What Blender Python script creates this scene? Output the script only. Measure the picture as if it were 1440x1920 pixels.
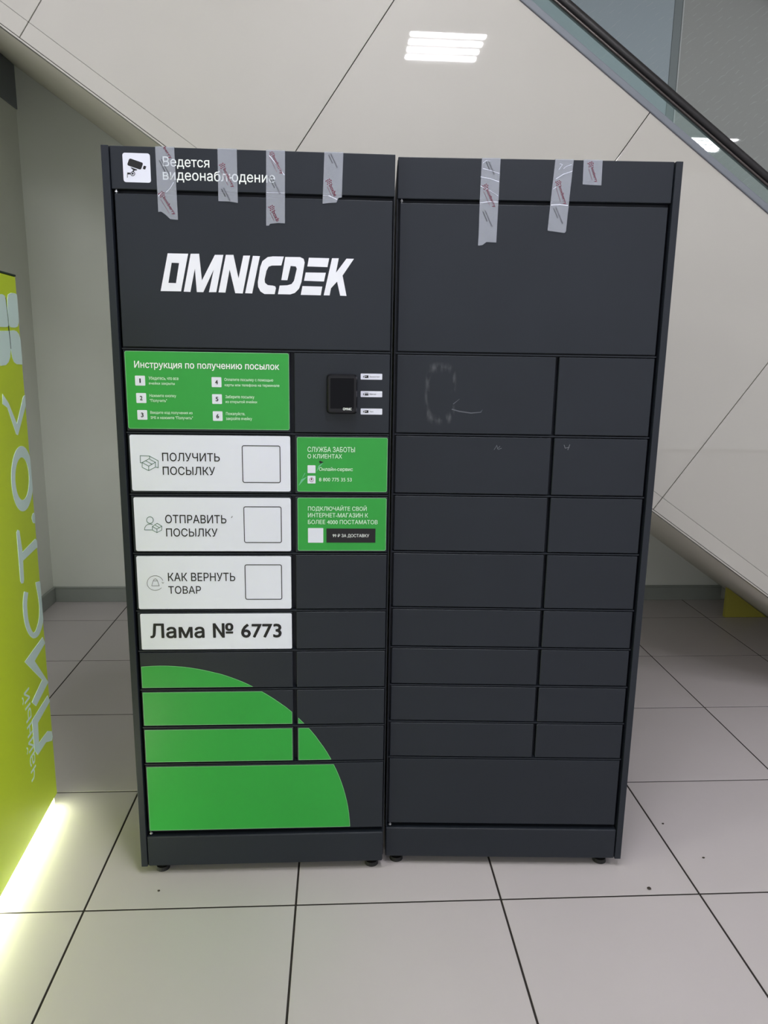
import bpy, bmesh, math, random
from mathutils import Vector, Matrix, geometry
random.seed(4)
scene = bpy.context.scene
for o in list(bpy.data.objects): bpy.data.objects.remove(o)

# ---------------------------------------------------------------- camera
CX, CY, CZ, YAW, PITCH, ROLL, FPX = 0.7208, -1.9037, 1.5602, 0.0611, -0.2057, 0.0160, 1407.69
cy, sy, cp, sp, cr, sr = math.cos(YAW), math.sin(YAW), math.cos(PITCH), math.sin(PITCH), math.cos(ROLL), math.sin(ROLL)
_f = Vector((sy*cp, cy*cp, sp)); _r0 = Vector((cy, -sy, 0)); _u0 = _r0.cross(_f)
_r = cr*_r0 + sr*_u0; _u = -sr*_r0 + cr*_u0
EYE = Vector((CX, CY, CZ))
cam_data = bpy.data.cameras.new('camera'); cam = bpy.data.objects.new('camera', cam_data)
scene.collection.objects.link(cam)
cam.matrix_world = Matrix(((_r.x, _u.x, -_f.x, CX), (_r.y, _u.y, -_f.y, CY), (_r.z, _u.z, -_f.z, CZ), (0, 0, 0, 1)))
cam_data.sensor_fit = 'VERTICAL'; cam_data.sensor_height = 36.0; cam_data.sensor_width = 27.0
cam_data.lens = FPX*36/1920; cam_data.clip_start = 0.02
scene.camera = cam

# ---------------------------------------------------------------- world, exposure
TUBE = 56.0            # radiance of the ceiling tubes
world = bpy.data.worlds.new('world'); scene.world = world; world.use_nodes = True
bg = world.node_tree.nodes['Background']
bg.inputs[0].default_value = (0.91, 0.91, 0.96, 1); bg.inputs[1].default_value = 0.90
scene.view_settings.view_transform = 'Standard'; scene.view_settings.look = 'None'
scene.view_settings.gamma = 1.0; scene.view_settings.use_curve_mapping = False
scene.view_settings.exposure = 0.22

# ---------------------------------------------------------------- helpers
def srgb(r, g, b):
    f = lambda c: (c/255/12.92) if c/255 <= 0.04045 else ((c/255+0.055)/1.055)**2.4
    return (f(r), f(g), f(b), 1)

def mat(name, col, rough=0.5, metal=0.0, noise=0.0, nscale=8.0, bump=0.0, bscale=400.0, coat=0.0, coatr=0.05, spec=0.5, emit=None, estr=0.0):
    m = bpy.data.materials.new(name); m.use_nodes = True; nt = m.node_tree; b = nt.nodes['Principled BSDF']
    b.inputs['Base Color'].default_value = col; b.inputs['Roughness'].default_value = rough
    b.inputs['Metallic'].default_value = metal; b.inputs['Specular IOR Level'].default_value = spec
    b.inputs['Coat Weight'].default_value = coat; b.inputs['Coat Roughness'].default_value = coatr
    if emit: b.inputs['Emission Color'].default_value = emit; b.inputs['Emission Strength'].default_value = estr
    if noise or bump:
        tc = nt.nodes.new('ShaderNodeTexCoord')
    if noise:
        n = nt.nodes.new('ShaderNodeTexNoise'); n.inputs['Scale'].default_value = nscale; n.inputs['Detail'].default_value = 4
        nt.links.new(tc.outputs['Object'], n.inputs['Vector'])
        mp = nt.nodes.new('ShaderNodeMapRange'); mp.inputs['From Min'].default_value = 0.3; mp.inputs['From Max'].default_value = 0.7
        mp.inputs['To Min'].default_value = 1-noise; mp.inputs['To Max'].default_value = 1+noise
        nt.links.new(n.outputs['Fac'], mp.inputs['Value'])
        mx = nt.nodes.new('ShaderNodeVectorMath'); mx.operation = 'SCALE'; mx.inputs[0].default_value = col[:3]
        nt.links.new(mp.outputs[0], mx.inputs['Scale']); nt.links.new(mx.outputs[0], b.inputs['Base Color'])
    if bump:
        n2 = nt.nodes.new('ShaderNodeTexNoise'); n2.inputs['Scale'].default_value = bscale; n2.inputs['Detail'].default_value = 2
        nt.links.new(tc.outputs['Object'], n2.inputs['Vector'])
        bp = nt.nodes.new('ShaderNodeBump'); bp.inputs['Strength'].default_value = bump; bp.inputs['Distance'].default_value = 0.001
        nt.links.new(n2.outputs['Fac'], bp.inputs['Height']); nt.links.new(bp.outputs[0], b.inputs['Normal'])
    return m

M = {}
M['paint'] = mat('dark_powder_paint', srgb(34, 39, 47), 0.42, noise=0.05, nscale=5, bump=0.12, bscale=900, spec=0.32)
M['white'] = mat('white_vinyl', srgb(228, 231, 246), 0.35, noise=0.01, nscale=3)
M['green'] = mat('green_vinyl', srgb(42, 158, 60), 0.32, noise=0.03, nscale=6)
M['black_ink'] = mat('black_print', srgb(13, 13, 18), 0.5)
M['white_ink'] = mat('white_print', srgb(240, 246, 244), 0.45)
M['pale_ink'] = mat('pale_green_print', srgb(214, 246, 220), 0.45)
M['dark_green_ink'] = mat('dark_green_line', srgb(60, 104, 88), 0.5)
M['ink_red'] = mat('dark_red_print', srgb(112, 16, 50), 0.5)
M['rim'] = mat('pale_green_rim', srgb(128, 200, 138), 0.4)
M['acrylic'] = mat('white_acrylic', srgb(238, 240, 250), 0.25, coat=0.3)
M['chalk'] = mat('chalk', srgb(120, 122, 130), 0.9)
M['gloss_black'] = mat('gloss_black_plastic', srgb(16, 17, 22), 0.32, spec=0.35)
M['screen'] = mat('black_screen_glass', srgb(9, 10, 15), 0.12, spec=0.12)
M['rubber'] = mat('black_rubber', srgb(22, 22, 24), 0.6)
M['steel'] = mat('worn_steel', srgb(150, 152, 155), 0.35, metal=0.9)
M['tile'] = mat('porcelain_tile', srgb(198, 192, 193), 0.30, noise=0.012, nscale=3, bump=0.04, bscale=500, spec=0.32)
M['grout'] = mat('dark_grout', srgb(42, 36, 34), 0.9)
M['clad'] = mat('beige_metal_cladding', srgb(187, 185, 177), 0.5, noise=0.015, nscale=2.5, bump=0.012, bscale=30, coat=0.9, coatr=0.02)
M['soffit'] = mat('beige_soffit', srgb(232, 228, 214), 0.55, noise=0.03, nscale=2)
M['wall'] = mat('grey_wall_panel', srgb(226, 230, 222), 0.5, noise=0.04, nscale=1.4, bump=0.05, bscale=120)
M['hall'] = mat('hall_wall_paint', srgb(205, 205, 200), 0.8)
M['baseboard'] = mat('grey_baseboard', srgb(150, 156, 150), 0.45, noise=0.03)
M['ceiling'] = mat('white_ceiling', srgb(225, 225, 222), 0.85)
M['trimgrey'] = mat('grey_anodised_trim', srgb(122, 128, 136), 0.45)
M['handrail'] = mat('black_handrail_rubber', srgb(26, 25, 26), 0.5, noise=0.15, nscale=60)
M['handrail_low'] = mat('grey_handrail_guide', srgb(92, 86, 84), 0.3, metal=0.6)
M['olive'] = mat('yellow_painted_block', srgb(178, 172, 72), 0.5)  # colour of the yellowish reflection, painted on the thin plate
M['lime'] = mat('lime_printed_film', srgb(180, 202, 40), 0.38, noise=0.02, nscale=3, spec=0.3, emit=srgb(180, 202, 40), estr=0.15)  # faint even glow added to brighten the stand face
M['lime_ink'] = mat('pale_blue_white_print', srgb(208, 232, 226), 0.30, emit=srgb(208, 232, 226), estr=0.10)  # print given a faint added glow like the film
M['seam'] = mat('dark_seam', srgb(40, 60, 50), 0.7)
M['crumb'] = mat('dark_crumb', srgb(60, 52, 46), 0.8)
M['tube'] = mat('lit_led_tube', (1, 1, 1, 1), 0.5, emit=(0.98, 0.965, 1.0, 1), estr=TUBE)
M['lampframe'] = mat('grey_lamp_housing', srgb(120, 120, 120), 0.6)
M['postgrey'] = mat('grey_green_post', srgb(118, 128, 128), 0.5)  # darker tone for the shade at the left pane's edge
M['bead'] = mat('pale_edge_bead', srgb(176, 182, 180), 0.4)
M['strip'] = mat('lit_led_strip', (1, 1, 1, 1), 0.5, emit=(0.95, 1.0, 0.70, 1), estr=18.0)

def alpha_mat(name, col, rough, fac, tint=(1, 1, 1, 1), creases=False, hatch=False):
    m = bpy.data.materials.new(name); m.use_nodes = True; nt = m.node_tree; L = nt.links
    b = nt.nodes['Principled BSDF']; out = nt.nodes['Material Output']
    b.inputs['Base Color'].default_value = col; b.inputs['Roughness'].default_value = rough
    tr = nt.nodes.new('ShaderNodeBsdfTransparent'); tr.inputs[0].default_value = tint
    mx = nt.nodes.new('ShaderNodeMixShader'); mx.inputs[0].default_value = fac
    L.new(tr.outputs[0], mx.inputs[1]); L.new(b.outputs[0], mx.inputs[2]); L.new(mx.outputs[0], out.inputs[0])
    tc = nt.nodes.new('ShaderNodeTexCoord')
    if creases:
        n = nt.nodes.new('ShaderNodeTexNoise'); n.inputs['Scale'].default_value = 38; n.inputs['Detail'].default_value = 3; n.inputs['Distortion'].default_value = 1.2
        L.new(tc.outputs['Object'], n.inputs['Vector'])
        bp = nt.nodes.new('ShaderNodeBump'); bp.inputs['Strength'].default_value = 0.35; bp.inputs['Distance'].default_value = 0.003
        L.new(n.outputs['Fac'], bp.inputs['Height']); L.new(bp.outputs[0], b.inputs['Normal'])
    if hatch:
        mp = nt.nodes.new('ShaderNodeMapping'); mp.inputs['Rotation'].default_value = (0, math.radians(-52), 0)
        L.new(tc.outputs['Object'], mp.inputs[0])
        w = nt.nodes.new('ShaderNodeTexWave'); w.wave_type = 'BANDS'; w.bands_direction = 'X'
        w.inputs['Scale'].default_value = 11.0; w.inputs['Distortion'].default_value = 2.0; w.inputs['Detail'].default_value = 3; w.inputs['Detail Scale'].default_value = 3
        L.new(mp.outputs[0], w.inputs['Vector'])
        r = nt.nodes.new('ShaderNodeMapRange'); r.inputs['From Min'].default_value = 0.93; r.inputs['From Max'].default_value = 1.0
        r.inputs['To Max'].default_value = 0.34
        L.new(w.outputs['Fac'], r.inputs['Value'])
        mc = nt.nodes.new('ShaderNodeMix'); mc.data_type = 'RGBA'; mc.inputs[6].default_value = col; mc.inputs[7].default_value = srgb(190, 196, 196)
        nz = nt.nodes.new('ShaderNodeTexNoise'); nz.inputs['Scale'].default_value = 22; L.new(tc.outputs['Object'], nz.inputs['Vector'])
        rz_ = nt.nodes.new('ShaderNodeMapRange'); rz_.inputs['From Min'].default_value = 0.48; rz_.inputs['From Max'].default_value = 0.6; L.new(nz.outputs['Fac'], rz_.inputs['Value'])
        ml = nt.nodes.new('ShaderNodeMath'); ml.operation = 'MULTIPLY'; L.new(r.outputs[0], ml.inputs[0]); L.new(rz_.outputs[0], ml.inputs[1])
        L.new(ml.outputs[0], mc.inputs[0]); L.new(mc.outputs[2], b.inputs['Base Color'])
    return m
M['tape'] = alpha_mat('translucent_packing_tape', srgb(214, 220, 234), 0.25, 0.27, creases=True)
M['glass'] = alpha_mat('clear_greenish_glass', srgb(150, 176, 172), 0.03, 0.12, (0.95, 0.985, 0.98, 1))
M['film_blue'] = alpha_mat('blue_grey_patterned_glass', srgb(162, 176, 181), 0.015, 0.92, (0.8, 0.9, 0.9, 1), hatch=True)
M['film_grey'] = alpha_mat('grey_patterned_glass', srgb(160, 164, 160), 0.015, 0.92, (0.85, 0.9, 0.88, 1), hatch=True)

# painted door with a rubbed mark (a ring of scuffs where something was stuck)
def scuffed():
    m = M['paint'].copy(); m.name = 'dark_powder_paint_scuffed'; nt = m.node_tree; L = nt.links; b = nt.nodes['Principled BSDF']
    src = b.inputs['Base Color'].links[0].from_socket
    tc = nt.nodes.new('ShaderNodeTexCoord'); sx = nt.nodes.new('ShaderNodeSeparateXYZ'); L.new(tc.outputs['Object'], sx.inputs[0])
    def mth(op, a, bb=None):
        n = nt.nodes.new('ShaderNodeMath'); n.operation = op
        for i, v in enumerate((a, bb)):
            if v is None: continue
            if isinstance(v, (int, float)): n.inputs[i].default_value = v
            else: L.new(v, n.inputs[i])
        return n.outputs[0]
    # superellipse ring centred at (0.128, 1.452)
    ax = mth('POWER', mth('ABSOLUTE', mth('DIVIDE', mth('SUBTRACT', sx.outputs['X'], 0.128), 0.036)), 4)
    az = mth('POWER', mth('ABSOLUTE', mth('DIVIDE', mth('SUBTRACT', sx.outputs['Z'], 1.459), 0.071)), 4)
    d = mth('ABSOLUTE', mth('SUBTRACT', mth('POWER', mth('ADD', ax, az), 0.25), 1.0))
    ring = mth('SUBTRACT', 1.0, mth('MINIMUM', mth('MULTIPLY', d, 4.5), 1.0))
    n = nt.nodes.new('ShaderNodeTexNoise'); n.inputs['Scale'].default_value = 60; n.inputs['Detail'].default_value = 5
    mp = nt.nodes.new('ShaderNodeMapping'); mp.inputs['Scale'].default_value = (1, 1, 0.35); L.new(tc.outputs['Object'], mp.inputs[0]); L.new(mp.outputs[0], n.inputs['Vector'])
    nr = nt.nodes.new('ShaderNodeMapRange'); nr.inputs['From Min'].default_value = 0.45; nr.inputs['From Max'].default_value = 0.72; L.new(n.outputs['Fac'], nr.inputs['Value'])
    fac = mth('MULTIPLY', mth('MULTIPLY', ring, nr.outputs[0]), 0.28)
    mx = nt.nodes.new('ShaderNodeMix'); mx.data_type = 'RGBA'; L.new(fac, mx.inputs[0]); L.new(src, mx.inputs[6]); mx.inputs[7].default_value = srgb(150, 152, 158)
    L.new(mx.outputs[2], b.inputs['Base Color'])
    return m
M['paint_scuffed'] = scuffed()

def link(name, me, m=None, parent=None):
    o = bpy.data.objects.new(name, me); scene.collection.objects.link(o)
    if m is not None: me.materials.append(M[m] if isinstance(m, str) else m)
    if parent is not None: o.parent = parent
    return o
def tag(o, label=None, cat=None, group=None, kind=None):
    if label: o['label'] = label
    if cat: o['category'] = cat
    if group: o['group'] = group
    if kind: o['kind'] = kind
    return o
def empty(name, loc=(0, 0, 0), rz=0, label=None, cat=None, group=None, kind=None):
    o = bpy.data.objects.new(name, None); scene.collection.objects.link(o)
    o.location = loc; o.rotation_euler = (0, 0, rz); o.empty_display_size = 0.1
    return tag(o, label, cat, group, kind)
def add_box(bm, x0, x1, y0, y1, z0, z1):
    vs = [bm.verts.new(p) for p in ((x0, y0, z0), (x1, y0, z0), (x1, y1, z0), (x0, y1, z0), (x0, y0, z1), (x1, y0, z1), (x1, y1, z1), (x0, y1, z1))]
    for f in ((3, 2, 1, 0), (4, 5, 6, 7), (0, 1, 5, 4), (1, 2, 6, 5), (2, 3, 7, 6), (3, 0, 4, 7)): bm.faces.new([vs[i] for i in f])
def finish(bm, name, bevel=0, seg=2, smooth=False):
    bmesh.ops.recalc_face_normals(bm, faces=bm.faces)
    if bevel: bmesh.ops.bevel(bm, geom=bm.edges[:], offset=bevel, segments=seg, profile=0.5, affect='EDGES')
    me = bpy.data.meshes.new(name); bm.to_mesh(me); bm.free()
    if smooth:
        for p in me.polygons: p.use_smooth = True
    return me
def box(name, x0, x1, y0, y1, z0, z1, m, parent=None, bevel=0, seg=2):
    bm = bmesh.new(); add_box(bm, x0, x1, y0, y1, z0, z1)
    return link(name, finish(bm, name, bevel, seg), m, parent)
def add_prism(bm, pts, fn, d0, d1):
    """outline pts (2-D) mapped by fn(a, b, depth); extruded from depth d0 (front) to d1"""
    a = [bm.verts.new(fn(p[0], p[1], d0)) for p in pts]; b = [bm.verts.new(fn(p[0], p[1], d1)) for p in pts]
    n = len(pts); bm.faces.new(a); bm.faces.new(b[::-1])
    for i in range(n): bm.faces.new((a[i], b[i], b[(i+1) % n], a[(i+1) % n]))
def add_ring(bm, outer, inner, fn, d0, d1):
    n = len(outer); A = [bm.verts.new(fn(*p, d0)) for p in outer]; B = [bm.verts.new(fn(*p, d0)) for p in inner]
    C = [bm.verts.new(fn(*p, d1)) for p in outer]; D = [bm.verts.new(fn(*p, d1)) for p in inner]
    for i in range(n):
        j = (i+1) % n
        bm.faces.new((A[i], A[j], B[j], B[i])); bm.faces.new((C[i], D[i], D[j], C[j]))
        bm.faces.new((A[i], C[i], C[j], A[j])); bm.faces.new((B[i], B[j], D[j], D[i]))
def front(x, z, d): return Vector((x, d, z))          # a front-facing local plane
def clip(poly, a, b, c):
    """keep the part of a 2-D polygon with a*x + b*y >= c"""
    out = []
    for i, p in enumerate(poly):
        q = poly[(i+1) % len(poly)]; fp = a*p[0]+b*p[1]-c; fq = a*q[0]+b*q[1]-c
        if fp >= 0: out.append(p)
        if (fp > 0) != (fq > 0) and fp != fq:
            t = fp/(fp-fq)
            if 0 < t < 1: out.append((p[0]+(q[0]-p[0])*t, p[1]+(q[1]-p[1])*t))
    return out
def rounded(x0, x1, z0, z1, r, n=5):
    pts = []
    for cx, cz, a in ((x1-r, z1-r, 0), (x0+r, z1-r, 90), (x0+r, z0+r, 180), (x1-r, z0+r, 270)):
        for k in range(n+1):
            t = math.radians(a+90*k/n); pts.append((cx+r*math.cos(t), cz+r*math.sin(t)))
    return pts
def circle(cx, cz, rx, rz=None, n=28, tilt=0):
    rz = rx if rz is None else rz; c, s = math.cos(tilt), math.sin(tilt)
    return [(cx+rx*math.cos(t)*c-rz*math.sin(t)*s, cz+rx*math.cos(t)*s+rz*math.sin(t)*c) for t in [2*math.pi*k/n for k in range(n)]]
def stroke_pts(pts, w, closed=False):
    """outline pieces (quads with mitred joints) of a polyline of width w (number or list)"""
    n = len(pts); L, R = [], []
    for i, p in enumerate(pts):
        a = pts[i-1] if (i > 0 or closed) else p; b = pts[(i+1) % n] if (i < n-1 or closed) else p
        d1 = Vector((p[0]-a[0], p[1]-a[1])); d2 = Vector((b[0]-p[0], b[1]-p[1]))
        if d1.length < 1e-9: d1 = d2
        if d2.length < 1e-9: d2 = d1
        d1.normalize(); d2.normalize(); t = d1+d2
        if t.length < 1e-6: t = d1
        t.normalize(); nn = Vector((-t.y, t.x)); k = 1/max(0.5, nn.dot(Vector((-d1.y, d1.x))))
        ww = (w[i] if isinstance(w, (list, tuple)) else w)*0.5*k
        L.append((p[0]+nn.x*ww, p[1]+nn.y*ww)); R.append((p[0]-nn.x*ww, p[1]-nn.y*ww))
    return [(L[i], L[(i+1) % n], R[(i+1) % n], R[i]) for i in range(n if closed else n-1)]
def text_mesh(s, bold=0.0):
    """flat lettering: glyph outlines resolved by a constrained triangulation, kept where the winding is not zero"""
    cu = bpy.data.curves.new('t', 'FONT'); cu.body = s; cu.size = 1; cu.resolution_u = 3; cu.fill_mode = 'NONE'
    o = bpy.data.objects.new('t', cu); scene.collection.objects.link(o)
    dg = bpy.context.evaluated_depsgraph_get(); src = bpy.data.meshes.new_from_object(o.evaluated_get(dg))
    bpy.data.objects.remove(o); bpy.data.curves.remove(cu)
    adj = {}
    for e in src.edges:
        p, q = e.vertices; adj.setdefault(p, []).append(q); adj.setdefault(q, []).append(p)
    loops, seen = [], set()
    for v in range(len(src.vertices)):
        if v in seen or v not in adj: continue
        comp, st = [], [v]; seen.add(v)
        while st:
            c = st.pop(); comp.append(c)
            for x in adj[c]:
                if x not in seen: seen.add(x); st.append(x)
        comp.sort(); loops.append([Vector(src.vertices[i].co[:2]) for i in comp])
    bpy.data.meshes.remove(src)
    box_ = [(min(p.x for p in l), max(p.x for p in l)) for l in loops]
    order = sorted(range(len(loops)), key=lambda i: box_[i][0]); groups = []; hi = -1e9
    for i in order:
        if box_[i][0] < hi - 1e-4: groups[-1].append(i)
        else: groups.append([i])
        hi = max(hi if groups[-1] != [i] else -1e9, box_[i][1])
    verts, faces = [], []
    for g in groups:
        vs, es, segs = [], [], []
        for i in g:
            b0 = len(vs); n = len(loops[i]); vs += loops[i]; es += [(b0+k, b0+(k+1) % n) for k in range(n)]
            segs += [(loops[i][k], loops[i][(k+1) % n]) for k in range(n)]
        V, E_, F, *_x = geometry.delaunay_2d_cdt(vs, es, [], 0, 1e-5)
        b0 = len(verts); verts += [(v.x, v.y, 0) for v in V]
        for f in F:
            cx = sum(V[k].x for k in f)/len(f); cy_ = sum(V[k].y for k in f)/len(f); w = 0
            for p, q in segs:
                if (p.y <= cy_) != (q.y <= cy_):
                    if p.x+(cy_-p.y)/(q.y-p.y)*(q.x-p.x) > cx: w += 1 if q.y > p.y else -1
            if w: faces.append([k+b0 for k in f])
    me = bpy.data.meshes.new('t'); me.from_pydata(verts, [], faces)
    if bold > 0:                                  # a heavier weight: the outline repeated around itself
        V = [v.co.copy() for v in me.vertices]; F = [list(p.vertices) for p in me.polygons]
        nv, nf = [], []
        for k in range(6):
            dx, dy = bold*math.cos(k*math.pi/3), bold*math.sin(k*math.pi/3); b0 = len(nv)
            nv += [(v.x+dx, v.y+dy, k*0.00004) for v in V]; nf += [[i+b0 for i in f] for f in F]
        me2 = bpy.data.meshes.new('t'); me2.from_pydata(nv, [], nf); bpy.data.meshes.remove(me); me = me2
    return me
def fit_text(s, x0, x1, z0, z1, m, parent, d=-0.0012, bold=0.0, name='lettering', fn=None):
    me = text_mesh(s, bold); xs = [v.co.x for v in me.vertices]; ys = [v.co.y for v in me.vertices]
    ax, bx, ay, by = min(xs), max(xs), min(ys), max(ys)
    for v in me.vertices:
        a = (v.co.x-ax)/(bx-ax); b = (v.co.y-ay)/(by-ay)
        X = x0+(x1-x0)*a; Z = z0+(z1-z0)*b
        v.co = fn(X, Z, d-v.co.z) if fn else Vector((X, d-v.co.z, Z))
    me.materials.clear()
    return link(name, me, m, parent)

# pixel of the photograph -> point on a real plane of the scene
def ray(px, py): return (px-720)/FPX*_r - (py-960)/FPX*_u + _f
def on_plane(px, py, p, n):
    d = ray(px, py); n = Vector(n); return EYE + d*((Vector(p)-EYE).dot(n)/d.dot(n))

# ---------------------------------------------------------------- floor
floor = box('floor', -7, 10, -9, 3.2, -0.12, -0.0010, 'grout'); tag(floor, kind='structure')
T = 0.6
bm = bmesh.new(); add_box(bm, 0.003, T-0.003, 0.003, T-0.003, -0.0028, 0.0); tile_me = finish(bm, 'tile', 0.0008, 1); tile_me.materials.append(M['tile'])
bm = bmesh.new(); add_box(bm, 0.003, T-0.003, 0.003, 0.350, -0.0028, 0.0); cut_me = finish(bm, 'tile_cut', 0.0008, 1); cut_me.materials.append(M['tile'])
for i in range(-3, 8):
    for j in range(-4, 5):
        o = bpy.data.objects.new('tile', cut_me if j == 4 else tile_me); scene.collection.objects.link(o); o.parent = floor; o.location = (i*T, j*T, 0)
bm = bmesh.new()                                         # the paving beyond the view
for i in range(-11, 16):
    for j in range(-14, 4):
        if not (-3 <= i < 8 and j >= -4):
            add_box(bm, i*T+0.003, (i+1)*T-0.003, j*T+0.003, (j+1)*T-0.003, -0.003, 0)
o = link('tile_field', finish(bm, 'tile_field'), 'tile', floor); o['kind'] = 'stuff'

# ---------------------------------------------------------------- walls, ceiling
YB, ZC = 2.756, 3.8
CEIL = box('ceiling', -5, 8, -5.5, 3.2, ZC, ZC+0.15, 'ceiling'); tag(CEIL, kind='structure')
wb = box('wall_back', -1.20, 10, YB, YB+0.15, 0, ZC, 'wall'); tag(wb, kind='structure')
wl = box('wall_left', -1.25, -1.08, 1.12, YB, 0, 2.868, 'wall'); tag(wl, kind='structure')
t1 = box('trim_1', -1.25, -1.074, 1.12, YB, 2.868, ZC, 'trimgrey'); tag(t1, kind='structure')
def baseboard(name, x0, x1, y0, y1, cap):
    bm = bmesh.new(); add_box(bm, x0, x1, y0, y1, 0, 0.088); add_box(bm, x0-cap[0], x1+cap[1], y0-cap[2], y1, 0.088, 0.098)
    return tag(link(name, finish(bm, name, 0.002, 1), 'baseboard'), kind='structure')
baseboard('baseboard_back', -1.065, 3.262, YB-0.016, YB, (0, 0, 0.004))
baseboard('baseboard_left', -1.08, -1.065, 1.12, YB-0.0, (0, 0.003, 0))

# ---------------------------------------------------------------- escalator flank above the lockers
YE = 1.1; SL = 0.692; TH = math.atan(SL); ct, st = math.cos(TH), math.sin(TH)
esc = empty('escalator', (1.05, YE, 0), label='beige clad escalator flank with glass balustrade sloping down to the right behind the dark lockers', cat='escalator')
ZB0 = 1.6225+SL*1.05; HV = 1.168                    # bottom edge: z = ZB0 - SL*x
# frame: u along the slope (down to the right), v square to it, v = 0 on the bottom edge
V0 = ZB0*ct
def uv(u, v, d):
    v = v+V0; return Vector((u*ct+v*st-1.05, d, -u*st+v*ct))
def uv_clip(poly):
    # z>=0.004 and z<=ZC-0.004 in (u,v): z = -u*st+(v+V0)*ct ; x>=-1.05
    poly = clip(poly, -st, ct, 0.004-V0*ct); poly = clip(poly, st, -ct, V0*ct-(ZC-0.004)) if poly else poly
    return clip(poly, ct, st, -1.07-V0*st) if poly else poly
seam0 = -0.848; SW = 0.990; gap = 0.0016
for k in range(-3, 5):
    a, b = seam0+SW*k+gap, seam0+SW*(k+1)-gap
    poly = uv_clip([(a, 0.0652), (b, 0.0652), (b, HV), (a, HV)])
    if len(poly) > 2:
        bm = bmesh.new(); add_prism(bm, poly, uv, 0.0, 0.022); link('cladding_panel', finish(bm, 'cladding_panel', 0.0012, 2), 'clad', esc)
    poly = uv_clip([(a, 0.004), (b, 0.004), (b, 0.0645), (a, 0.0645)])
    if len(poly) > 2:
        bm = bmesh.new(); add_prism(bm, poly, uv, 0.0, 0.022); link('edge_strip', finish(bm, 'edge_strip', 0.001, 1), 'clad', esc)
def long_piece(name, v0, v1, d0, d1, m, bevel=0.0, parent=esc):
    poly = uv_clip([(-3.6, v0), (6, v0), (6, v1), (-3.6, v1)])
    bm = bmesh.new(); add_prism(bm, poly, uv, d0, d1)
    return link(name, finish(bm, name, bevel, 2), m, parent)
long_piece('backing', 0.004, HV-0.002, 0.024, 0.05, 'seam')
long_piece('corner_trim', -0.004, 0.002, -0.002, 0.05, 'clad', 0.001)
long_piece('soffit', 0.0, 0.02, 0.052, YB-YE-0.002, 'soffit')
long_piece('deck', HV-0.03, HV-0.004, 0.052, 1.0, 'trimgrey')
long_piece('deck_trim', HV, HV+0.025, -0.008, 0.045, 'trimgrey', 0.004)
gl = long_piece('glass_panel', HV+0.025, HV+0.088, 0.014, 0.024, 'glass')
# handrail: rounded black belt over a grey guide
def rail_profile(name, cv, cd, rv, rd, m, n=14):
    bm = bmesh.new(); rings = []
    for u in (-2.4, 3.2):
        rings.append([bm.verts.new(uv(u, cv+rv*math.copysign(abs(math.sin(t))**0.7, math.sin(t)), cd+rd*math.copysign(abs(math.cos(t))**0.7, math.cos(t)))) for t in [2*math.pi*k/n for k in range(n)]])
    for i in range(n): bm.faces.new((rings[0][i], rings[0][(i+1) % n], rings[1][(i+1) % n], rings[1][i]))
    bm.faces.new(rings[0]); bm.faces.new(rings[1][::-1])
    return link(name, finish(bm, name, smooth=True), m, esc)
rail_profile('handrail', HV+0.103, 0.02, 0.0155, 0.022, 'handrail')
rail_profile('handrail_guide', HV+0.084, 0.02, 0.0055, 0.014, 'handrail_low')

# far balustrade: two patterned glass panes, a painted shade strip, a rail
def fpoly(name, xz, d0, d1, m, bevel=0):
    bm = bmesh.new(); add_prism(bm, [(x-1.05, z) for x, z in xz], front, d0+1.0, d1+1.0); return link(name, finish(bm, name, bevel, 1), m, esc)
zf = lambda x: ZB0-SL*x+0.75
fpoly('glass_pane', [(0.2, zf(0.2)-0.25), (2.346, zf(2.346)-0.25), (2.346, 3.79), (0.2, 3.79)], 0, 0.012, 'film_blue')
fpoly('glass_pane', [(2.397, zf(2.397)-0.25), (3.9, zf(3.9)-0.25), (3.9, 3.79), (2.397, 3.79)], 0, 0.012, 'film_grey')
fpoly('post', [(2.347, zf(2.347)-0.25), (2.388, zf(2.388)-0.25), (2.388, 3.79), (2.347, 3.79)], -0.002, 0.05, 'postgrey', 0.002)  # strip coloured dark for the shade along the left pane's edge
fpoly('edge_bead', [(2.389, zf(2.389)-0.25), (2.396, zf(2.396)-0.25), (2.396, 3.79), (2.389, 3.79)], -0.003, 0.02, 'bead', 0.001)
zr = lambda x: 3.335-0.70*(x-2.78)
fpoly('far_handrail', [(2.3, zr(2.3)), (3.9, zr(3.9)), (3.9, zr(3.9)+0.06), (2.3, zr(2.3)+0.06)], -0.06, -0.006, 'handrail', 0.006)

# thin plate added and coloured as the yellowish reflection under the soffit
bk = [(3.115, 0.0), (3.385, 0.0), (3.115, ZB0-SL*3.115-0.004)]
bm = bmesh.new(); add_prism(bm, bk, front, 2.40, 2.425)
t = link('kick_plate', finish(bm, 'kick_plate'), 'olive'); tag(t, 'small yellow triangular plate on the floor where the sloping soffit comes down', 'plate')

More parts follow.
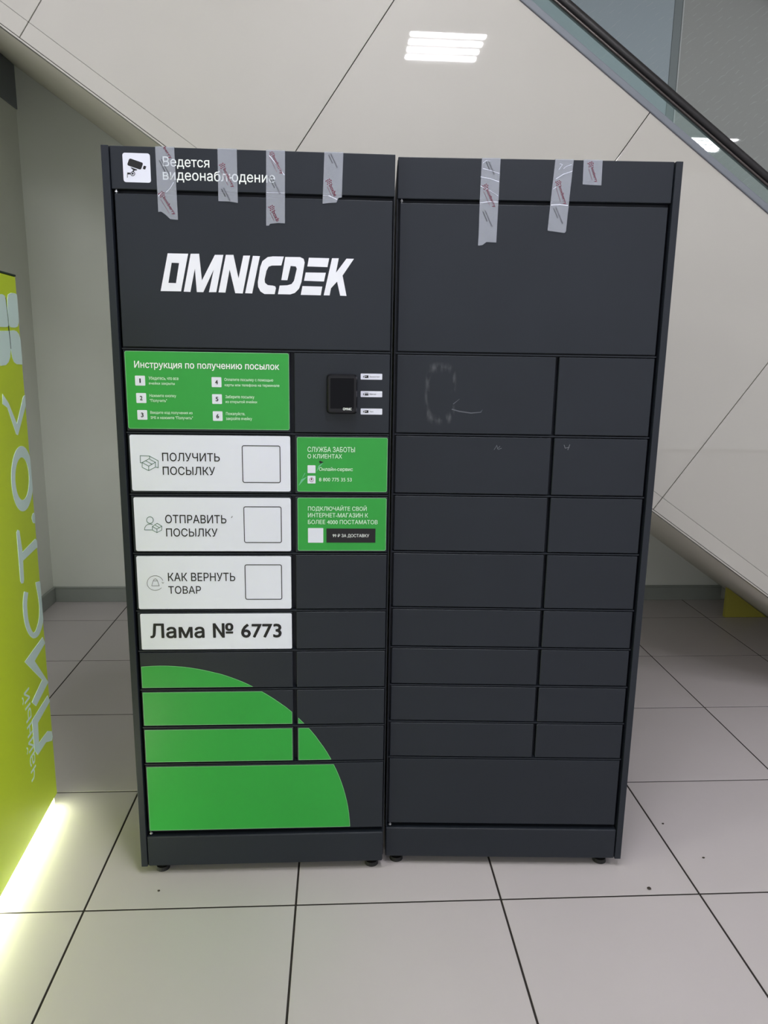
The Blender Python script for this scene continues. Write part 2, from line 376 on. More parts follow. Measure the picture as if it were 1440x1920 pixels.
# ---------------------------------------------------------------- ceiling lights
def lamp(x, y, lab):
    e = empty('ceiling_light', (x, y, ZC), label=lab, cat='ceiling light', group='square ceiling lights')
    bm = bmesh.new()
    add_box(bm, -0.298, 0.298, -0.298, 0.298, -0.010, 0.0)
    for s in (-1, 1):
        add_box(bm, -0.298, 0.298, s*0.292-0.006, s*0.292+0.006, -0.035, -0.010); add_box(bm, s*0.292-0.006, s*0.292+0.006, -0.286, 0.286, -0.035, -0.010)
    link('frame', finish(bm, 'frame'), 'lampframe', e)
    for k in range(4): box('tube', -0.27, 0.27, -0.24+k*0.14, -0.18+k*0.14, -0.03, -0.012, 'tube', e, 0.008, 1)
lamp(1.48, -1.95, 'square ceiling light whose four tubes are mirrored in the beige cladding above the lockers')
lamp(4.52, -2.20, 'square ceiling light mirrored at the foot of the grey glass pane')
lamp(-1.20, -1.02, 'square ceiling light over the floor behind the lime green stand')  # added out of view to brighten the left back wall
lamp(0.95, -0.75, 'square ceiling light nearest the lockers, right in front of them')  # added out of view to light the stand face and lockers
# ---------------------------------------------------------------- parcel lockers
ROWS = [1.567, 1.347, 1.178, 1.011, 0.843, 0.722, 0.603, 0.485, 0.367]
TOP, HB = 2.061, 1.960
def locker(name, loc, rz, left, lab):
    e = empty(name, loc, rz, lab, 'parcel locker', 'twin parcel lockers')
    x0, x1 = (0.018, 0.7325) if left else (0.0, 0.716)
    dx0, dx1, s0, s1 = (0.024, 0.7275, 0.460, 0.471) if left else (0.008, 0.709, 0.440, 0.449)
    bm = bmesh.new()
    add_box(bm, x0, x1, 0.024, 0.60, 0.032, TOP-0.002)
    for z in ROWS: add_box(bm, x0+0.004, x1-0.004, 0.0005, 0.023, z-0.0016, z+0.0016)
    if left: add_box(bm, 0.7305, 0.7325, 0.001, 0.023, 0.132, HB-0.001)
    else: add_box(bm, 0.0, 0.002, 0.001, 0.023, 0.132, HB-0.001)
    link('body', finish(bm, 'body'), 'paint', e)
    sx = (-0.002, 0.0165) if left else (0.7175, 0.736)
    box('side_panel', sx[0], sx[1], -0.006, 0.60, 0.030, TOP, 'paint', e, 0.0012)
    head = box('header_panel', x0 if left else 0.001, 0.7325 if left else 0.715, -0.001, 0.022, HB, TOP, 'paint', e, 0.0016)
    doors = {}
    doors['top'] = box('door', dx0, dx1, 0.0, 0.020, 1.5715, 1.950, 'paint', e, 0.0022, 3)
    for i in range(8):
        z1, z0 = ROWS[i]-0.0042, ROWS[i+1]+0.0042
        doors[i, 0] = box('door', dx0, s0, 0.0, 0.020, z0, z1, 'paint_scuffed' if (i == 0 and not left) else 'paint', e, 0.0022, 3)
        doors[i, 1] = box('door', s1, dx1, 0.0, 0.020, z0, z1, 'paint', e, 0.0022, 3)
    doors['bottom'] = box('door', dx0, dx1, 0.0, 0.020, 0.145, ROWS[8]-0.0042, 'paint', e, 0.0016)
    pl = box('plinth', x0 if left else 0.0, 0.7295 if left else 0.7155, -0.004, 0.023, 0.030, 0.130, 'paint', e, 0.004, 3)
    for fx, fy in ((x0+0.035, 0.03), (x1-0.035, 0.03), (x0+0.035, 0.55), (x1-0.035, 0.55)):
        bm = bmesh.new(); bmesh.ops.create_cone(bm, cap_ends=True, segments=20, radius1=0.021, radius2=0.019, depth=0.012, matrix=Matrix.Translation((fx, fy, 0.006)))
        bmesh.ops.create_cone(bm, cap_ends=True, segments=12, radius1=0.008, radius2=0.008, depth=0.022, matrix=Matrix.Translation((fx, fy, 0.022)))
        link('foot', finish(bm, 'foot'), 'rubber', e)
    for hz, hx in ((1.9550, dx0+0.004), (0.1375, dx0+0.005)):
        bm = bmesh.new(); bmesh.ops.create_cone(bm, cap_ends=True, segments=10, radius1=0.0055, radius2=0.004, depth=0.004, matrix=Matrix.Translation((hx, 0.006, hz)))
        bmesh.ops.create_cone(bm, cap_ends=True, segments=10, radius1=0.0024, radius2=0.0024, depth=0.010, matrix=Matrix.Translation((hx, 0.006, hz)))
        link('hinge_pin', finish(bm, 'hinge_pin'), 'steel', e)
    return e, head, doors
LL = ((0.1286, 0.1492, 0), -0.0011); RL = ((0.8688, 0.1701, 0), -0.0524)
eL, headL, dL = locker('parcel_locker', LL[0], LL[1], True, 'left dark grey parcel locker with white and green stickers, white cut-out lettering and card terminal')
eR, headR, dR = locker('parcel_locker', RL[0], RL[1], False, 'right dark grey parcel locker with plain unmarked doors, one scuffed')
def pl_(side):
    (loc, rz) = LL if side == 'L' else RL; c, s = math.cos(rz), math.sin(rz)
    def f(px, py):
        P = on_plane(px, py, loc, (-s, c, 0)); return ((P.x-loc[0])*c+(P.y-loc[1])*s, P.z)
    return f
PL, PR = pl_('L'), pl_('R')
def zoom(off, sc, P=PL): return lambda pts: [P(off[0]+x/sc, off[1]+y/sc) for x, y in pts]
def decal(name, polys, m, parent, d=-0.0008, th=0.0005, rings=()):
    bm = bmesh.new()
    for p in polys: add_prism(bm, p, front, d, d+th)
    for a, b in rings: add_ring(bm, a, b, front, d, d+th)
    return link(name, finish(bm, name), m, parent)
def sticker(name, tl, br, m, parent, r=0.004, d=-0.0006, P=PL, th=0.0008):
    (x0, z1), (x1, z0) = P(*tl), P(*br)
    o = decal(name, [rounded(x0, x1, z0, z1, r)], m, parent, d, th)
    if m == 'green': decal('sticker_rim', [], 'rim', parent, d-0.0002, 0.0002, rings=[(rounded(x0, x1, z0, z1, r), rounded(x0+0.0013, x1-0.0013, z0+0.0013, z1-0.0013, r-0.001))])
    return o
def ptext(s, tl, br, m, parent, bold=0.0, P=PL, d=-0.0012):
    (x0, z1), (x1, z0) = P(*tl), P(*br)
    return fit_text(s, x0, x1, z0, z1, m, parent, d, bold)
def rect_ring(tl, br, w, r, P=PL):
    (x0, z1), (x1, z0) = P(*tl), P(*br)
    return (rounded(x0, x1, z0, z1, r), rounded(x0+w, x1-w, z0+w, z1-w, max(r-w, 0.0005)))

# header: camera sign and notice
sticker('sign', (229.5, 286.5), (283.5, 343), 'white', headL, 0.006, -0.0016)
Zc = zoom((170, 260), 12)
def rot_round(c, w, h, ang, r, n=4):
    a = math.radians(ang); ca, sa = math.cos(a), math.sin(a)
    return [(c[0]+x*ca-y*sa, c[1]+x*sa+y*ca) for x, y in rounded(-w/2, w/2, -h/2, h/2, r, n)]
cam_polys = [Zc(rot_round((1005, 575), 330, 165, 19, 35)), Zc(rot_round((1216, 655), 58, 78, 19, 12)),
             Zc([(905, 648), (1052, 700), (1040, 718), (990, 718), (960, 708), (915, 668)]), Zc([(960, 712), (990, 720), (975, 745), (945, 740)]),
             Zc([(828, 765), (895, 768), (895, 805), (828, 808)]), Zc([(826, 800), (838, 800), (838, 880), (826, 880)]), Zc(circle(950, 790, 22, n=14))]
decal('camera_symbol', cam_polys, 'black_ink', headL, -0.0021, 0.0004, rings=[(Zc(circle(952, 792, 52)), Zc(circle(952, 792, 38)))])
ptext('Ведется', (305, 293.3), (393, 318.5), 'white_ink', headL, 0.006, d=-0.0016)
ptext('видеонаблюдение', (305, 317.5), (516, 347.5), 'white_ink', headL, 0.006, d=-0.0016)

# cut-out logo on the big door
Z7 = zoom((300, 460), 3.789)
LG = [[(218, 60), (278, 60), (298, 250), (390, 68), (450, 68), (400, 333), (348, 333), (382, 172), (308, 333), (262, 332), (248, 165), (216, 331), (169, 329)],
      [(468, 68), (522, 68), (558, 235), (592, 73), (640, 73), (588, 342), (535, 340), (495, 172), (465, 336), (416, 334)],
      [(660, 75), (710, 77), (655, 342), (605, 340)],
      [(880, 80), (862, 143), (795, 144), (772, 152), (757, 180), (743, 243), (746, 266), (766, 283), (800, 286), (818, 291), (824, 303), (815, 347), (742, 346), (714, 328), (697, 295), (695, 262), (712, 155), (728, 112), (765, 84), (800, 79)],
      [(890, 83), (995, 84), (1020, 96), (1028, 122), (1005, 260), (988, 308), (958, 338), (925, 349), (838, 347), (850, 286), (905, 284), (935, 275), (952, 252), (972, 167), (965, 150), (928, 147), (905, 248), (862, 247)],
      [(1058, 88), (1202, 92), (1190, 155), (1047, 150)], [(1035, 193), (1178, 195), (1165, 257), (1023, 252)], [(1012, 290), (1153, 293), (1142, 355), (1000, 352)],
      [(1222, 92), (1270, 92), (1250, 195), (1325, 95), (1378, 96), (1297, 215), (1325, 360), (1280, 358), (1258, 258), (1215, 305), (1205, 356), (1163, 355)]]
O_out, O_in = [(55, 57), (200, 60), (150, 327), (5, 325)], [(83, 124), (136, 126), (114, 269), (60, 267)]
decal('cut_out_lettering', [Z7(p) for p in LG], 'acrylic', dL['top'], -0.0008, 0.0012, rings=[(Z7(O_out), Z7(O_in))])

# green instruction sticker
d = dL[0, 0]
sticker('sticker', (233.2, 657.7), (543, 806.5), 'green', d, 0.005)
ptext('Инструкция по получению посылок', (251.4, 676.4), (523.6, 697), 'white_ink', d, 0.014)
for n, tl, br in (('1', (253, 704.2), (272.7, 723.1)), ('2', (255.2, 736.8), (274.8, 755.7)), ('3', (257.3, 768.7), (276.7, 787)),
                  ('4', (396.6, 707), (415.5, 726)), ('5', (397.6, 739), (416.5, 757.4)), ('6', (399, 771), (417.6, 789.2))):
    sticker('number_square', tl, br, 'white', d, 0.002, -0.0011)
    cx, cz = (tl[0]+br[0])/2, (tl[1]+br[1])/2; w = 1.5 if n == '1' else 2.7
    ptext(n, (cx-w, cz-4.2), (cx+w, cz+4.2), 'black_ink', d, 0.006 if n == '1' else 0.02, d=-0.0016)
for s, tl, br in (('Убедитесь, что все', (278.6, 705.6), (335, 713.9)), ('ячейки закрыты', (279, 715.8), (328, 723)), ('Нажмите кнопку', (280.4, 738.7), (330.5, 746.3)),
                  ('"Получить"', (281, 748), (313.5, 755.4)), ('Введите код получения из', (281.9, 770.6), (361.2, 778)), ('SMS и нажмите "Получить"', (282.6, 780), (362, 787.8)),
                  ('Оплатите посылку с помощью', (420.7, 708.6), (512.3, 716.9)), ('карты или телефона на терминале', (421.4, 719), (524, 726.9)), ('Заберите посылку', (422.6, 740.8), (477, 748.8)),
                  ('из открытой ячейки', (423, 750.3), (482, 757.6)), ('Пожалуйста,', (423.8, 772.5), (459.7, 780)), ('закройте ячейку', (423.8, 781.5), (472.7, 789.4))):
    ptext(s, tl, br, 'pale_ink', d, 0.010)

# white stickers with line icons
Z3, Z5 = zoom((220, 640), 4.235), zoom((230, 920), 4.364)
def line_icon(parent, lines, Z, m, w=0.0014, rings=(), name='line_icon'):
    polys = []
    for pts in lines: polys += stroke_pts(Z(pts), w)
    rg = []
    for c, r in rings:
        o_ = Z(circle(c[0], c[1], r+2.2, n=30)); i_ = Z(circle(c[0], c[1], r-2.2, n=30)); rg.append((o_, i_))
    return decal(name, polys, m, parent, -0.0012, 0.0004, rg)
d = dL[1, 0]
sticker('sticker', (242.6, 815), (545, 921.6), 'white', d, 0.005)
ptext('ПОЛУЧИТЬ', (303.8, 848.6), (412.4, 865.5), 'black_ink', d, 0.006)
ptext('ПОСЫЛКУ', (305, 874.6), (403.7, 891), 'black_ink', d, 0.006)
decal('code_frame', [], 'black_ink', d, -0.0012, 0.0004, rings=[rect_ring((453.3, 834.8), (526.5, 905.6), 0.0021, 0.006)])
line_icon(d, [[(184, 965), (182, 908), (255, 910), (325, 948), (325, 1003), (304, 998)], [(255, 910), (258, 930)], [(184, 965), (200, 962)],
              [(198, 962), (252, 932), (303, 960), (250, 990), (198, 962)], [(198, 962), (198, 1000), (250, 1026), (303, 998), (303, 960)], [(250, 990), (250, 1026)], [(225, 947), (276, 975)]], Z3, 'dark_green_ink')
d = dL[2, 0]
sticker('sticker', (250, 932.3), (546, 1033.4), 'white', d, 0.005)
ptext('ОТПРАВИТЬ', (309.5, 965), (424.8, 981.4), 'black_ink', d, 0.006)
ptext('ПОСЫЛКУ', (311.3, 990.4), (408.3, 1006), 'black_ink', d, 0.006)
decal('code_frame', [], 'black_ink', d, -0.0012, 0.0004, rings=[rect_ring((456.4, 949.3), (528.6, 1017.8), 0.0021, 0.006)])
line_icon(d, [[(240, 320), (180, 320), (182, 302), (192, 285), (208, 275), (228, 272), (246, 278)],
              [(244, 292), (283, 266), (321, 290), (281, 314), (244, 292)], [(244, 292), (244, 322), (281, 343), (320, 322), (321, 290)], [(281, 314), (281, 343)], [(263, 279), (302, 302)]],
          Z5, 'dark_green_ink', rings=[((224, 240), 27)])
decal('ink_mark', stroke_pts(Z5([(898, 208), (890, 222)]), 0.002), 'chalk', d, -0.0012, 0.0003)
d = dL[3, 0]
sticker('sticker', (255.3, 1042.6), (546.6, 1141), 'white', d, 0.005)
ptext('КАК ВЕРНУТЬ', (314.8, 1073.8), (441.3, 1089.2), 'black_ink', d, 0.006)
ptext('ТОВАР', (315.5, 1098.7), (377.3, 1113), 'black_ink', d, 0.006)
decal('code_frame', [], 'black_ink', d, -0.0012, 0.0004, rings=[rect_ring((458.5, 1058.2), (529.3, 1124), 0.0021, 0.006)])
big = [(267+66*math.cos(math.radians(a)), 755-60*math.sin(math.radians(a))) for a in range(20, 341-20, 10)]
line_icon(d, [big, [(238, 778), (250, 737), (286, 737), (300, 778), (238, 778)], [(254, 737), (256, 726), (268, 720), (280, 726), (283, 737)], [(321, 747), (330, 757), (338, 750)]], Z5, 'black_ink', 0.0009)
d = dL[4, 0]
sticker('sticker', (262.6, 1151), (547.6, 1216), 'white', d, 0.004)
ptext('Лама № 6773', (280.9, 1168.6), (528.3, 1195.2), 'black_ink', d, 0.022)

# green stickers of the right column
d = dL[1, 1]
sticker('sticker', (556.6, 819.4), (725.3, 922.4), 'green', d, 0.004)
ptext('СЛУЖБА ЗАБОТЫ', (576.7, 837.5), (665.5, 848), 'pale_ink', d, 0.010); ptext('О КЛИЕНТАХ', (576.7, 851), (641.3, 859.8), 'pale_ink', d, 0.010)
sticker('white_square', (576.7, 872.3), (591.6, 887), 'white', d, 0.0015, -0.0011); sticker('white_square', (576.7, 891.9), (591.6, 906.4), 'white', d, 0.0015, -0.0011)
Z4 = zoom((540, 640), 6.4)
decal('phone_symbol', [Z4(circle(283, 1655, 8, 12, n=10)), Z4([(279, 1635), (287, 1635), (287, 1655), (279, 1655)])], 'ink_red', d, -0.0015, 0.0003, rings=[(Z4(circle(283, 1660, 26, n=20)), Z4(circle(283, 1660, 22, n=20)))])
ptext('Онлайн-сервис', (598.3, 875.7), (661.6, 885), 'pale_ink', d, 0.010); ptext('8 800 775 35 53', (598.3, 895.6), (659.5, 902.7), 'pale_ink', d, 0.010)
decal('scratch', [Z4([(372, 1438), (385, 1432), (428, 1450), (400, 1462), (382, 1466)])], 'black_ink', d, -0.0012, 0.0003)
SCR = mat('pale_scratch', srgb(110, 190, 150), 0.6)
for pts_, w_ in (([(130, 1730), (170, 1665), (225, 1628)], [0.0005, 0.006, 0.0005]), ([(345, 1560), (372, 1500), (420, 1460)], [0.0005, 0.004, 0.0005]), ([(170, 1640), (205, 1580)], [0.0005, 0.002])):
    decal('scratch', stroke_pts(Z4(pts_), w_), SCR, d, -0.0009, 0.0002)
d = dL[2, 1]
sticker('sticker', (557.8, 933.2), (723.2, 1032.3), 'green', d, 0.004)
ptext('ПОДКЛЮЧАЙТЕ СВОЙ', (577.5, 947.3), (687.5, 959.3), 'pale_ink', d, 0.010); ptext('ИНТЕРНЕТ-МАГАЗИН К', (577.5, 961.5), (690, 970.3), 'pale_ink', d, 0.010)
ptext('БОЛЕЕ 4000 ПОСТАМАТОВ', (577.5, 974.5), (708, 982.8), 'pale_ink', d, 0.010)
sticker('white_square', (577.5, 990), (606.2, 1017.4), 'white', d, 0.0015, -0.0011)
sticker('price_bar', (612, 990.8), (703.7, 1017.4), 'black_ink', d, 0.0004, -0.0011)
ptext('99 ₽ ЗА ДОСТАВКУ', (623.7, 1001), (692, 1008.2), 'white_ink', d, 0.006, d=-0.0016)

# card terminal and its labels
d = dL[0, 1]
(tx0, tz1), (tx1, tz0) = PL(612.5, 701), PL(669.5, 775.5)
def lofted(name, layers, m, parent):
    bm = bmesh.new(); prev = None
    for (x0, x1, z0, z1, r, y) in layers:
        ring = [bm.verts.new((x, y, z)) for x, z in rounded(x0, x1, z0, z1, r, 5)]
        if prev:
            for i in range(len(ring)): bm.faces.new((prev[i], prev[(i+1) % len(ring)], ring[(i+1) % len(ring)], ring[i]))
        else: bm.faces.new(ring[::-1])
        prev = ring
    bm.faces.new(prev); bmesh.ops.recalc_face_normals(bm, faces=bm.faces)
    return link(name, finish(bm, name), m, parent)
lofted('card_terminal', [(tx0, tx1, tz0, tz1, 0.010, -0.0005), (tx0, tx1, tz0, tz1, 0.010, -0.012), (tx0+0.003, tx1-0.003, tz0+0.003, tz1-0.004, 0.009, -0.021), (tx0+0.006, tx1-0.006, tz0+0.006, tz1-0.008, 0.007, -0.022)], 'gloss_black', d)
(qx0, qz1), (qx1, qz0) = PL(619, 708.5), PL(664.5, 768)
box('terminal_screen', qx0+0.001, qx1-0.002, -0.0232, -0.0221, qz0+0.004, qz1, 'screen', d, 0.0004, 1)
(ax, az1), (bx, az0) = PL(642.9, 765.4), PL(659, 770.4)
fit_text('OMNIC', ax, bx, az0+0.003, az1+0.003, 'white_ink', d, -0.0236, 0.03)
Z11 = zoom((600, 690), 11.08)
for s, y, tw in (('Бесконтакт', 115, 212), ('Магнит', 478, 135), ('Чип', 840, 72)):
    Zs = Z11([(845, y), (1292, y+130)])
    decal('label_plate', [rounded(Zs[0][0], Zs[1][0], Zs[1][1], Zs[0][1], 0.0018)], 'white', d, -0.0007, 0.0009)
    k = y+66
    ic = [Z11([(892, k), (906, k-22), (914, k-22), (910, k), (914, k+22), (906, k+22)]), Z11([(928, k-28), (1006, k-28), (1006, k+26), (928, k+26)])]
    decal('card_symbol', ic, 'black_ink', d, -0.0012, 0.0004)
    decal('chip_symbol', [Z11([(928, k-16), (1006, k-16), (1006, k-6), (928, k-6)]) if s == 'Магнит' else Z11([(942, k-14), (966, k-14), (966, k+2), (942, k+2)])], 'white', d, -0.0014, 0.0004)
    a, b = Z11([(1032, k-16), (1032+tw, k+16)])
    fit_text(s, a[0], b[0], b[1], a[1], 'black_ink', d, -0.0012)

# green round field printed across the lower doors, cut at every door edge
disc = circle(0.0801, 0.1286, 0.5494, n=160)
def field(door, x0, x1, z0, z1):
    p = clip(disc, 1, 0, x0); p = clip(p, -1, 0, -x1); p = clip(p, 0, 1, z0); p = clip(p, 0, -1, -z1)
    if len(p) > 2:
        decal('green_field', [p], 'green', door, -0.0006, 0.0008)
        cx, cz = sum(v[0] for v in p)/len(p), sum(v[1] for v in p)/len(p)
        decal('field_rim', stroke_pts([(v[0]+math.copysign(0.0006, cx-v[0]), v[1]+math.copysign(0.0006, cz-v[1])) for v in p], 0.0012, closed=True), 'rim', door, -0.0008, 0.0002)
for i in (5, 6, 7):
    field(dL[i, 0], 0.0275, 0.4565, ROWS[i+1]+0.0075, ROWS[i]-0.0075)
    field(dL[i, 1], 0.4745, 0.724, ROWS[i+1]+0.0075, ROWS[i]-0.0075)
field(dL['bottom'], 0.0275, 0.724, 0.149, ROWS[8]-0.0085)

# chalk marks on the plain doors
Z8 = zoom((700, 640), 2.483, PR)
decal('chalk_mark', stroke_pts(Z8([(562, 505), (575, 484), (578, 500), (590, 488)]), 0.0012) + stroke_pts(Z8([(580, 504), (597, 497)]), 0.0012), 'chalk', dR[1, 0], -0.0006, 0.0004)
decal('chalk_mark', stroke_pts(Z8([(888, 482), (893, 497), (912, 494)]), 0.0014) + stroke_pts(Z8([(915, 480), (905, 506)]), 0.0014), 'chalk', dR[1, 1], -0.0006, 0.0004)
decal('scuff_mark', stroke_pts(Z8([(365, 316), (400, 326), (455, 334), (500, 330), (508, 318)]), [0.003, 0.003, 0.003, 0.002, 0.0006]) + stroke_pts(Z8([(372, 292), (402, 268)]), [0.002, 0.0006]), mat('pale_scuff', srgb(94, 97, 106), 0.8), dR[0, 0], -0.0004, 0.0002)

# ---------------------------------------------------------------- tape strips
def tape(side, Z, top, outline, label, words, creases=()):
    """a strip: flap on the locker top, then a torn outline down the front"""
    (loc, rz) = LL if side == 'L' else RL
    e = empty('tape_strip', (loc[0], loc[1], 0), rz, label, 'tape', 'tape strips over the locker tops')
    pts = Z(outline); yf = -0.0028
    a, b = pts[0], pts[1]; zt = TOP+0.0008
    pts[0] = (a[0], zt); pts[1] = (b[0], zt)
    bm = bmesh.new(); add_prism(bm, pts, front, yf, yf+0.0003)
    add_box(bm, a[0]-0.0003, b[0]+0.0003, yf, 0.045, zt, zt+0.0003)
    link('film', finish(bm, 'film'), 'tape', e)
    for s, c, ang, ln, h, m in words:            # centre px, angle, length, height (m)
        (cx, cz), = Z([c]); a_ = math.radians(ang); ca, sa = math.cos(a_), math.sin(a_)
        fn = lambda X, Y, D, cx=cx, cz=cz, ca=ca, sa=sa: Vector((cx+X*ca-Y*sa, D, cz+X*sa+Y*ca))
        if s == 'script':                      # illegible handwriting-like second line: a wavy stroke
            for row in (0, 1):
                L2 = ln*(1 if row == 0 else 0.6); pp = [(-ln/2+L2*t/22, (0.45 if t % 2 else -0.45)*h*(1, 0.6, 0.9, 0.5)[t % 4]*(1 if row == 0 else 0.8)-row*h*1.2) for t in range(23)]
                pp = [(cx+x*ca-y*sa, cz+x*sa+y*ca) for x, y in pp]
                decal('faint_script', stroke_pts(pp, 0.00055), m, e, yf-0.0004, 0.0002)
        else:
            fit_text(s, -ln/2, ln/2, -h/2, h/2, m, e, yf-0.0004, 0.008, fn=fn)
            if s.startswith('box'):
                dots = []
                for i in range(3):
                    for j in range(3):
                        X, Y = -ln/2-0.004-i*0.0042, (j-1)*0.0048+(0.0012 if i % 2 else -0.0012)
                        if cz+X*sa+Y*ca > TOP-0.004: continue
                        dots.append([(cx+x*ca-y*sa, cz+x*sa+y*ca) for x, y in circle(X, Y, 0.0016, n=6)])
                decal('dot_symbol', dots, m, e, yf-0.0004, 0.0002)
                pp = [(-ln/2+ln*0.8*t/16, -h*0.95+(0.0006 if t % 2 else -0.0006)) for t in range(17)]
                decal('faint_script', stroke_pts([(cx+x*ca-y*sa, cz+x*sa+y*ca) for x, y in pp], 0.0005), m, e, yf-0.0004, 0.0002)
    for p, w in creases: decal('crease', stroke_pts(Z(p), w), 'white', e, yf-0.0003, 0.0002)
ZT1, ZT2, ZT3, ZT5, ZT5L = zoom((290, 270), 11.08), zoom((180, 250), 4.8), zoom((460, 250), 4.8), zoom((880, 280), 5.143, PR), None
A = -63
BW = 'boxberry'
tape('L', ZT1, 0, [(15, 85), (410, 90), (490, 1580), (330, 1565), (230, 1470), (140, 1410), (80, 1415)],
     'long clouded tape strip beside the camera sign, torn in a slant below the header gap',
     [('berry', (270, 190), -58, 0.030, 0.009, 'ink_red'), ('script', (250, 520), A, 0.050, 0.005, 'black_ink'), (BW, (305, 1290), -58, 0.048, 0.010, 'ink_red')],
     [([(400, 800), (330, 920), (240, 1010)], 0.0012), ([(160, 1000), (80, 1090)], 0.001)])
tape('L', ZT2, 0, [(1095, 150), (1268, 152), (1278, 628), (1200, 615), (1103, 612)],
     'clouded tape strip crossing the middle of the white camera notice',
     [(BW, (1195, 405), A, 0.048, 0.010, 'ink_red'), ('script', (1180, 550), A, 0.034, 0.005, 'black_ink')])
tape('L', ZT3, 0, [(188, 162), (358, 165), (357, 812), (300, 808), (225, 815), (212, 832), (188, 832)],
     'long clouded tape strip over the last letter of the white camera notice',
     [(BW, (290, 285), A, 0.048, 0.010, 'ink_red'), ('script', (275, 465), A, 0.050, 0.005, 'black_ink'), ('boxb', (275, 745), A, 0.027, 0.010, 'ink_red')],
     [([(215, 200), (280, 280), (352, 378)], 0.0016), ([(190, 535), (355, 540)], 0.0008)])
tape('L', ZT3, 0, [(712, 178), (882, 180), (868, 578), (838, 585), (820, 625), (760, 628), (695, 635)],
     'clouded tape strip nearest the right end of the left locker header',
     [('script', (800, 250), A, 0.036, 0.005, 'black_ink'), ('boxbe', (790, 515), A, 0.030, 0.010, 'ink_red')],
     [([(750, 562), (825, 598)], 0.0022), ([(700, 560), (750, 562)], 0.0006)])
tape('R', ZT5, 0, [(120, 95), (300, 97), (280, 500), (258, 900), (165, 895), (150, 905), (125, 925), (82, 930), (88, 830), (100, 480)],
     'longest clouded tape strip, hanging down the plain right locker',
     [('script', (212, 180), A, 0.036, 0.005, 'black_ink'), (BW, (205, 475), A, 0.048, 0.010, 'ink_red'), ('script', (185, 670), A, 0.046, 0.005, 'black_ink')],
     [([(130, 188), (200, 205), (288, 235)], 0.0012), ([(108, 268), (200, 285), (285, 315)], 0.0014), ([(105, 355), (190, 395), (275, 450)], 0.0007), ([(100, 520), (200, 505), (275, 512)], 0.0016), ([(130, 135), (165, 108), (200, 118)], 0.001)])
tape('R', ZT5, 0, [(828, 103), (1005, 105), (998, 160), (960, 500), (930, 790), (915, 808), (840, 798), (752, 785), (780, 520)],
     'slanting clouded tape strip with a creased top on the right locker',
     [(BW, (895, 445), -68, 0.048, 0.010, 'ink_red'), ('script', (865, 640), A, 0.046, 0.005, 'black_ink')],
     [([(830, 290), (900, 245), (992, 212)], 0.0014), ([(785, 540), (870, 535), (950, 545)], 0.0022), ([(860, 200), (895, 150), (870, 140)], 0.0009), ([(905, 190), (935, 165), (985, 150)], 0.0009), ([(805, 385), (835, 365)], 0.0008)])
tape('R', ZT5, 0, [(1100, 105), (1283, 108), (1270, 350), (1150, 345), (1090, 340)],
     'shortest clouded tape strip, near the right corner of the right locker',
     [(BW, (1200, 248), -68, 0.038, 0.009, 'ink_red')])

# ---------------------------------------------------------------- lime stand on the left, lit strip under it, face glow added
A0 = Vector((-0.2582, 0.5240, 0)); B0 = Vector((-0.2582-0.0562*1.65, 0.5240-1.65, 0)); dr = (B0-A0).normalized()
rz = math.atan2(dr.x, -dr.y)   # local -y runs along the face towards the viewer
st_ = empty('light_stand', (A0.x, A0.y, 0), -rz, 'tall lime green display stand with rotated white lettering and a lit strip under it', 'display stand')
W = 1.65; ZT = 1.775
def face_fn(px, py):
    n = Vector((0, 0, 1)).cross(dr); P = on_plane(px, py, A0, n); return ((P-A0).dot(dr), P.z)
bm = bmesh.new()
add_box(bm, -0.60, 0, -W, 0, 0.045, ZT)
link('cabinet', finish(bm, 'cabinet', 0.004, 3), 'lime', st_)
box('base', -0.58, -0.02, -W+0.02, -0.03, 0.0, 0.044, 'trimgrey', st_)
box('led_strip', -0.019, -0.008, -W+0.03, -0.012, 0.004, 0.040, 'strip', st_)
box('top_edge', -0.60, 0.001, -W, 0.001, ZT+0.0005, ZT+0.006, 'seam', st_, 0.001, 1)
def sf(a, z, d): return Vector((d, -a, z))      # on the long face (local +x side)
def clamp_up(pts): return [(max(a, 0.004), min(max(z, 0.06), ZT-0.005)) for a, z in pts]
def zs(off, sc): return lambda pts: clamp_up([face_fn(off[0]+x/sc, off[1]+y/sc) for x, y in pts])
def sdecal(name, polys, m, rings=(), th=0.0015):
    bm = bmesh.new()
    for p in polys: add_prism(bm, p, sf, th, -0.0005)
    for a, b in rings: add_ring(bm, a, b, sf, th, -0.0005)
    return link(name, finish(bm, name), m, st_)
Sa, Sb, Sc = zs((0, 480), 3.097), zs((0, 1050), 2.743), zs((0, 490), 9.14)
def smooth_line(pts, n=6):
    out = []
    for i in range(len(pts)-1):
        p0 = pts[max(i-1, 0)]; p1 = pts[i]; p2 = pts[i+1]; p3 = pts[min(i+2, len(pts)-1)]
        for k in range(n):
            t = k/n
            out.append(tuple(0.5*((2*p1[j])+(-p0[j]+p2[j])*t+(2*p0[j]-5*p1[j]+4*p2[j]-p3[j])*t*t+(-p0[j]+3*p1[j]-3*p2[j]+p3[j])*t**3) for j in range(2)))
    return out+[pts[-1]]
sdecal('letter', [Sa([(-30, 800), (-30, 860), (6, 880), (70, 1035), (82, 1040), (158, 865), (155, 822), (145, 808), (130, 815), (76, 975), (15, 855)])], 'lime_ink')
sdecal('letter', [], 'lime_ink', rings=[(Sa(circle(108, 1293, 83, 190, 40)), Sa(circle(108, 1293, 54, 124, 40)))])
sdecal('letter_dot', [Sa(circle(193, 1522, 15, 30, 20))], 'lime_ink')
